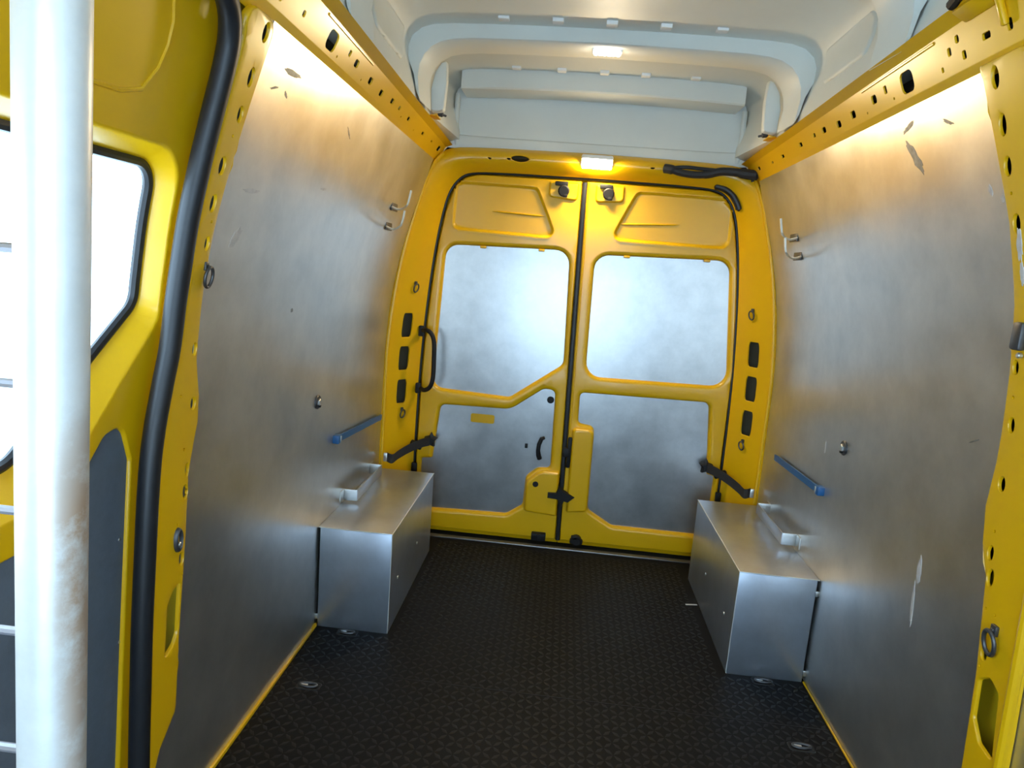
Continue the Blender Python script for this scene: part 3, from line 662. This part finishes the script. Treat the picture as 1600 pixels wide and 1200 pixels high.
# ------------------------------------------------------------------ lamps
LENS_R = emit('rear_lamp_lens', (1.0, .80, .50), LAMP_REAR); LENS_C = emit('roof_lamp_led', (1.0, .93, .82), LAMP_ROOF)
e = empty('header_lamp', (.012, 3.105, 1.80), 'glaring white lamp on the yellow header above the rear doors', 'lamp')
TL = Matrix.Rotation(math.radians(50), 3, 'X')
g = G(); g.box((.012, 3.116, 1.806), (.138, .030, .058), TL, b=.008); hz = g.build('housing', PAD, e)
g = G(); g.box(Vector((.012, 3.116, 1.806))+TL @ Vector((0, -.0145, 0)), (.128, .008, .050), TL, b=.003); g.build('lens', LENS_R, hz)
e = empty('roof_lamp', (-.004, 2.54, 2.085), 'small six diode light strip under the white roof bow', 'lamp')
g = G(); g.box((-.004, 2.545, 2.083), (.104, .044, .012), b=.004); hz = g.build('housing', PAD, e)
for k in range(6):
    g = G(); g.box((-.004+(k-2.5)*.0155, 2.536, 2.0745), (.0135, .030, .009), b=.003); g.build('diode', LENS_C, hz)

# ------------------------------------------------------------------ wheel arch boxes
def wheel_box(s, label):
    y0, y1, xi, xo, h = 2.2326, 2.986, .596, .860, .3735
    e = empty('wheel_arch_box', (s*(xi+xo)/2, (y0+y1)/2, 0), label, 'wheel box')
    m = lambda x: s*x
    g = G(); g.box((s*(xi+xo)/2, (y0+y1)/2, h-.0015), (xo-xi, y1-y0, .003), b=.001)
    g.build('top_panel', STEELB, e)
    g = G(); g.box((s*(xi+xo)/2-s*.004, y0+.0015, h/2-.002), (xo-xi-.008, .003, h-.002), b=.0005); g.build('front_panel', STEELB, e)
    g = G(); g.box((s*(xi+.0015), (y0+y1)/2, h/2-.002), (.003, y1-y0-.004, h-.002), b=.0005); g.build('side_panel', STEELB, e)
    g = G(); g.box((s*(xi+xo)/2, y1-.0015, h/2-.002), (xo-xi, .003, h-.006), b=.001); g.build('rear_panel', STEELB, e)
    g = G(); g.tube([(s*xo, y0+.001, h-.001), (s*xi, y0+.001, h-.001), (s*xi, y1, h-.001)], .0022, 6); g.tube([(s*xi, y0+.001, h-.001), (s*xi, y0+.001, .002)], .0018, 6); g.build('cut_edge_highlight', EDGE, e)  # pale bead on the cut edges, their highlight put into its colour
    for z in ((.325, .035) if s > 0 else (.04,)):
        g = G(); g.box((s*(xo-.004), y0-.004, z), (.012, .007, .020), b=.002); g.build('corner_clip', ZINC, e)
    for y in (y0+.12, y0+.45):
        g = G(); g.cyl((s*(xi), y, .16), (-s, 0, 0), .006, .003, 10, .001); g.build('rivet', ZINC, e)
    return e
wheel_box(-1, 'grey sheet metal wheel box against the left wall'); wheel_box(1, 'grey sheet metal wheel box against the right wall')

# ------------------------------------------------------------------ small fittings on the walls
def wl(s, y, z, d=0.0): return wmap(s)(y, z, d)
def strap_bracket(s, y0, y1, z, label):
    """flat steel strap bent into a long U, standing off the wall"""
    e = empty('tie_bracket', wl(s, (y0+y1)/2, z-.03), label, 'bracket')
    g = G(); dp = .055; h = .045
    g.box(wl(s, (y0+y1)/2, z, dp), (.004, y1-y0, h), b=.0015); g.build('bar', STEELB, e)
    for y in (y0, y1):
        g = G(); g.box(wl(s, y, z, dp/2), (dp, .004, h), b=.0015); g.box(wl(s, y+(.02 if y == y1 else -.02), z, .003), (.004, .04, h), b=.0015); g.build('end_tab', ZINC, e)
strap_bracket(-1, 2.50, 2.86, .405, 'pale metal tie bracket above the left wheel box')
strap_bracket(1, 2.49, 2.83, .412, 'pale metal tie bracket above the right wheel box')
def blue_bar(s, y0, z0, y1, z1, label):
    e = empty('blue_strap', wl(s, y0, z0), label, 'strap')
    g = G(); a = wl(s, y0, z0, .012); b = wl(s, y1, z1, .012); n = 10
    V = []
    for i in range(n+1):
        p = a+(b-a)*i/n
        V += [p+Vector((s*.004, 0, .010)), p+Vector((-s*.006, 0, .012)), p+Vector((-s*.006, 0, -.012)), p+Vector((s*.004, 0, -.010))]
    F = [(i*4+k, i*4+(k+1) % 4, i*4+4+(k+1) % 4, i*4+4+k) for i in range(n) for k in range(4)]+[(0, 1, 2, 3), (n*4+3, n*4+2, n*4+1, n*4)]
    g.add(V, F); g.build('webbing', BLUE, e)
    g = G(); q = a if s < 0 else a
    g.box(q+Vector((0, -.004, 0)), (.026, .034, .032), b=.005); ec = g.build('end_cap', BLUE, e)
    g = G(); g.box(q+Vector((-s*.014, .0, .0)), (.003, .010, .024), b=.001); g.build('buckle', ZINC, ec)
blue_bar(-1, 2.37, .660, 2.96, .618, 'blue strap lying slanted on the left wall sheet')
blue_bar(1, 2.33, .656, 2.82, .640, 'blue strap lying slanted on the right wall sheet')
for s, y, z, l in ((-1, 2.177, .831, 'dark round plug in the left wall sheet above the blue strap'), (1, 2.21, .836, 'dark round plug in the right wall sheet above the blue strap')):
    e = empty('wall_plug', wl(s, y, z), l, 'plug')
    g = G(); g.cyl(wl(s, y, z, 0), (-s, 0, 0), .024, .008, 18, .003); fl_ = g.build('flange', DSTEEL, e)
    g = G(); g.cyl(wl(s, y, z, .006), (-s, 0, 0), .013, .008, 6, .002); g.build('bolt_head', ZINC, fl_)
    g = G(); g.cyl(wl(s, y+.0, z-.012, .008), (-s, 0, 0), .006, .006, 10, .001); g.build('screw', BLK, fl_)
def wire_hook(s, y, z, label):
    e = empty('wire_hook', wl(s, y, z-.03), label, 'hook')
    g = G(); g.box(wl(s, y+.10, z-.012, .004), (.005, .085, .030), b=.002); g.build('base_plate', DSTEEL, e)
    g = G(); g.tube(smooth([wl(s, y+.06, z-.014, .006), wl(s, y+.045, z-.022, .03), wl(s, y+.035, z-.022, .05), wl(s, y, z-.012, .075), wl(s, y-.005, z+.004, .079), wl(s, y-.004, z+.045, .076)], 4), .0042, 8); g.build('wire', HOOKM, e)
wire_hook(-1, 2.60, 1.530, 'upper of two pale wire hooks high on the left wall'); wire_hook(-1, 2.60, 1.455, 'lower of two pale wire hooks high on the left wall')
wire_hook(1, 2.62, 1.528, 'upper of two pale wire hooks high on the right wall'); wire_hook(1, 2.60, 1.460, 'lower of two pale wire hooks high on the right wall')

# lashing rings
def frame_xyz(p, n):
    n = Vector(n).normalized(); u = Vector((0, 0, 1)); u = (u-n*u.dot(n)).normalized(); return n, u, n.cross(u)
def ring(p, n, label, r=.020, group=None, m=DSTEEL):
    p = Vector(p); n, u, v = frame_xyz(p, n)
    e = empty('lashing_ring', p, label, 'lashing ring', group)
    M = Matrix((v, n, u)).transposed()
    g = G(); g.box(p+n*.004+u*r*1.1, (r*.8, .008, r*1.0), M, b=.002); g.cyl(p+u*r*1.1+n*.006, n, r*.22, .005, 8, .001); g.build('mount', m, e)
    c = p+n*.010-u*r*.15
    g = G(); g.tube([c+v*r*.8*math.cos(t)+u*r*1.15*math.sin(t)+n*.004*math.sin(t) for t in np.linspace(0, 2*math.pi, 25)[:-1]], r*.2, 8, closed=True); g.build('loop', m, e)
def frn(s, t):
    a, b = fr_map(s, t, 0), fr_map(s, t, .01); return a, (b-a)
for side, nm in ((-1, 'left'), (1, 'right')):
    for z, t, l in ((1.203, 1.25, 'small dark lashing ring above the slots of the %s rear pillar'), (.612, 1.35, 'small dark lashing ring below the slots of the %s rear pillar')):
        p, n = frn(s_of_z(z, side), t); ring(p, n, l % nm, r=.017)
ring(wl(-1, 1.382, 1.250, .010), (1, 0, 0), 'dark lashing ring halfway up the yellow sliding door pillar', r=.018)
ring(wl(1, 1.357, .650, .010), (-1, 0, 0), 'dark lashing ring low on the yellow right hand pillar', r=.022)
e = empty('pillar_socket', wl(-1, 1.336, .686, .010), 'dark oval socket fitting low on the sliding door pillar', 'socket')
P = oval(1.336, .686, .015, .028, 18)
o, ls = rim_out(P, 0, .008, .005, 3); ls += [(offset(P, -.006), .006), (offset(P, -.009), -.004)]
relief(o, [], ls, wmap(-1, .010), name='cup', m=DSTEEL, parent=e)
g = G(); g.cyl(wl(-1, 1.336, .676, .010), (1, 0, 0), .006, .008, 10, .002); g.build('pin', ZINC, e)
e = empty('pillar_socket', wl(1, 1.402, 1.262, .010), 'dark catch on the right hand pillar at the picture edge', 'socket')
g = G(); g.box(wl(1, 1.402, 1.262, .016), (.018, .030, .055), b=.006); g.build('cup', DSTEEL, e)
g = G(); g.cyl(wl(1, 1.402, 1.225, .012), (-1, 0, 0), .006, .008, 10, .002); g.build('pin', ZINC, e)

# floor lashing points: recessed pan with a folded ring
def floor_ring(x, y, label):
    e = empty('floor_lashing_ring', (x, y, 0), label, 'lashing ring')
    P = rpoly([(x-.038, y-.020, .010), (x+.038, y-.020, .010), (x+.038, y+.020, .010), (x-.038, y+.020, .010)], 4)
    fm = lambda a, b, d: Vector((a, b, d))
    o, ls = rim_out(P, .0, .003, .003, 2); ls += [(offset(P, -.006), .003), (offset(P, -.009), .0008)]
    relief(o, [], ls, fm, name='pan', m=BLK, parent=e)
    g = G(); g.tube([(x+.026*math.cos(t), y+.010*math.sin(t), .0055) for t in np.linspace(0, 2*math.pi, 21)[:-1]], .0035, 8, closed=True); g.build('loop', DSTEEL, e)
    g = G(); g.box((x-.012, y-.004, .006), (.022, .010, .005), b=.002); g.build('mount', ZINC, e)
floor_ring(-.751, 1.885, 'folded floor lashing ring near the yellow floor edge on the left'); floor_ring(.736, 1.881, 'folded floor lashing ring at the lower right near the wall')
floor_ring(-.734, 2.208, 'floor lashing ring tucked at the foot of the left wheel box'); floor_ring(.714, 2.206, 'floor lashing ring tucked at the foot of the right wheel box')

# ------------------------------------------------------------------ rear door check straps, grab handle, harness
def check_strap(s, label):
    zo, zi = .425, .478; a = Vector((s*.822, 3.00, zo)); b = Vector((s*.655, 3.15, zi))
    e = empty('door_check_strap', a-Vector((0, 0, .03)), label, 'check strap')
    pts = [a, a+Vector((-s*.03, -.012, -.004)), a.lerp(b, .3)+Vector((0, -.022, -.006)), a.lerp(b, .55)+Vector((0, -.014, .004)), a.lerp(b, .8)+Vector((0, -.008, .006)), b]
    P = smooth(pts, 5); g = G(); V = []
    for i, p in enumerate(P):
        wv = .021; V += [p+Vector((0, -.003, wv)), p+Vector((0, .003, wv)), p+Vector((0, .003, -wv)), p+Vector((0, -.003, -wv))]
    n = len(P); g.add(V, [(i*4+k, i*4+(k+1) % 4, i*4+4+(k+1) % 4, i*4+4+k) for i in range(n-1) for k in range(4)]+[(0, 1, 2, 3), (n*4-1, n*4-2, n*4-3, n*4-4)]); g.build('webbing', BLKM, e)
    st = [(.034*(1.0 if k % 2 == 0 else .55)*math.cos(math.pi*k/5+.3), .038*(1.0 if k % 2 == 0 else .6)*math.sin(math.pi*k/5+.3)) for k in range(10)]
    plate([Vector((b.x+p, b.z+q)) for p, q in st], ymap(3.190), 0, .040, 'door_anchor', BLK, e, b=.005)
    g = G(); g.box(a+Vector((s*.004, -.006, 0)), (.018, .014, .040), b=.003); g.build('buckle', ZINC, e)
    g = G(); g.box((s*.722, 3.165, .45), (.06, .022, .03), Matrix.Rotation(-s*.35, 3, 'Y'), b=.006); g.build('hinge_arm', BLK, e)
    g = G(); g.box((s*.728, 3.175, .335), (.026, .02, .05), b=.006); g.build('hinge_stop', BLK, e)
check_strap(-1, 'black check strap holding the left rear door above the wheel box'); check_strap(1, 'black check strap holding the right rear door above the wheel box')
e = empty('grab_handle', (-.715, 3.17, .72), 'black D shaped grab handle beside the left rear door window', 'handle')
hp = smooth([(-.722, 3.165, 1.002), (-.700, 3.125, 1.010), (-.672, 3.112, .998), (-.655, 3.108, .960), (-.650, 3.108, .87), (-.650, 3.108, .79), (-.662, 3.112, .748), (-.690, 3.125, .728), (-.718, 3.165, .728)], 5)
g = G(); g.tube(hp, .0105, 12); gp = g.build('grip', BLK, e)
for z in (1.0, .728):
    g = G(); g.box((-.728, 3.165, z), (.026, .020, .05), b=.005); g.build('foot', BLK, gp)
e = empty('wiring_harness', (.5, 3.10, 1.77), 'black taped wiring loom along the header above the right rear door', 'wiring')
g = G(); g.tube(smooth([(.300, 3.112, 1.797), (.330, 3.100, 1.793), (.37, 3.096, 1.782), (.43, 3.096, 1.777), (.49, 3.096, 1.783), (.54, 3.092, 1.797), (.60, 3.085, 1.797), (.655, 3.075, 1.790), (.69, 3.06, 1.787)], 5), [.012]*1+[.020]*6+[.015]*12+[.017]*13+[.021]*8+[.012]*1, 10); g.build('loom', BLKM, e)
g = G(); g.tube(smooth([(.335, 3.102, 1.800), (.39, 3.097, 1.806), (.45, 3.097, 1.804), (.52, 3.094, 1.801)], 5), .008, 8); g.build('branch_wire', BLKM, e)
g = G(); g.tube(smooth([(.66, 3.07, 1.79), (.685, 3.058, 1.800), (.695, 3.045, 1.815)], 4), .012, 8); g.build('loom_end', BLKM, e)
g = G(); g.tube(smooth([(.655, 3.078, 1.785), (.668, 3.07, 1.772), (.672, 3.07, 1.76)], 4), .006, 8); g.build('drop_wire', BLKM, e)
g = G(); g.tube(smooth([(.535, 3.168, 1.745), (.575, 3.160, 1.736), (.612, 3.155, 1.712), (.640, 3.152, 1.672), (.650, 3.155, 1.645)], 5), [.005]+[.014]*18+[.005]*2, 10)
o = g.build('door_gaiter', RUB, origin=(.6, 3.16, 1.645)); tag(o, 'short curved black rubber gaiter at the top corner of the right rear door', 'gaiter')

# ------------------------------------------------------------------ steel partition post in the foreground
e = empty('partition_post', (-.490, .55, 0), 'thick galvanised steel post with rust stains in the left foreground', 'post')
px = lambda z: -.4955-.033*(1.44-z)
def upright():
    zs = np.linspace(.0, 2.10, 40); V = []; n = 40; F = []
    for z in zs: V += [(px(z)+.0278*math.cos(2*math.pi*k/n), .55+.0278*math.sin(2*math.pi*k/n), z) for k in range(n)]
    for i in range(len(zs)-1):
        for k in range(n): F.append((i*n+k, i*n+(k+1) % n, (i+1)*n+(k+1) % n, (i+1)*n+k))
    return obj('upright', V, F, POLE, e)
upright()
for z in (1.2955, 1.1795, 1.0635, .9465, .8255, .70, .57):
    g = G(); a = Vector((px(z)-.024, .55, z)); b = Vector((-.835, .55, z)); g.tube([a, b], .0042, 8); g.build('rung', mat('rung_grey', (.34, .33, .36), .4, .6) if z > 1.28 else bpy.data.materials['rung_grey'], e)
g = G(); g.tube([(-.835, .55, 0.0), (-.835, .55, 1.40)], .012, 12); g.build('side_upright', POLE, e)
g = G(); g.cyl((px(0), .55, .0), (0, 0, 1), .06, .008, 24, .002); g.build('foot_plate', ZINC, e)
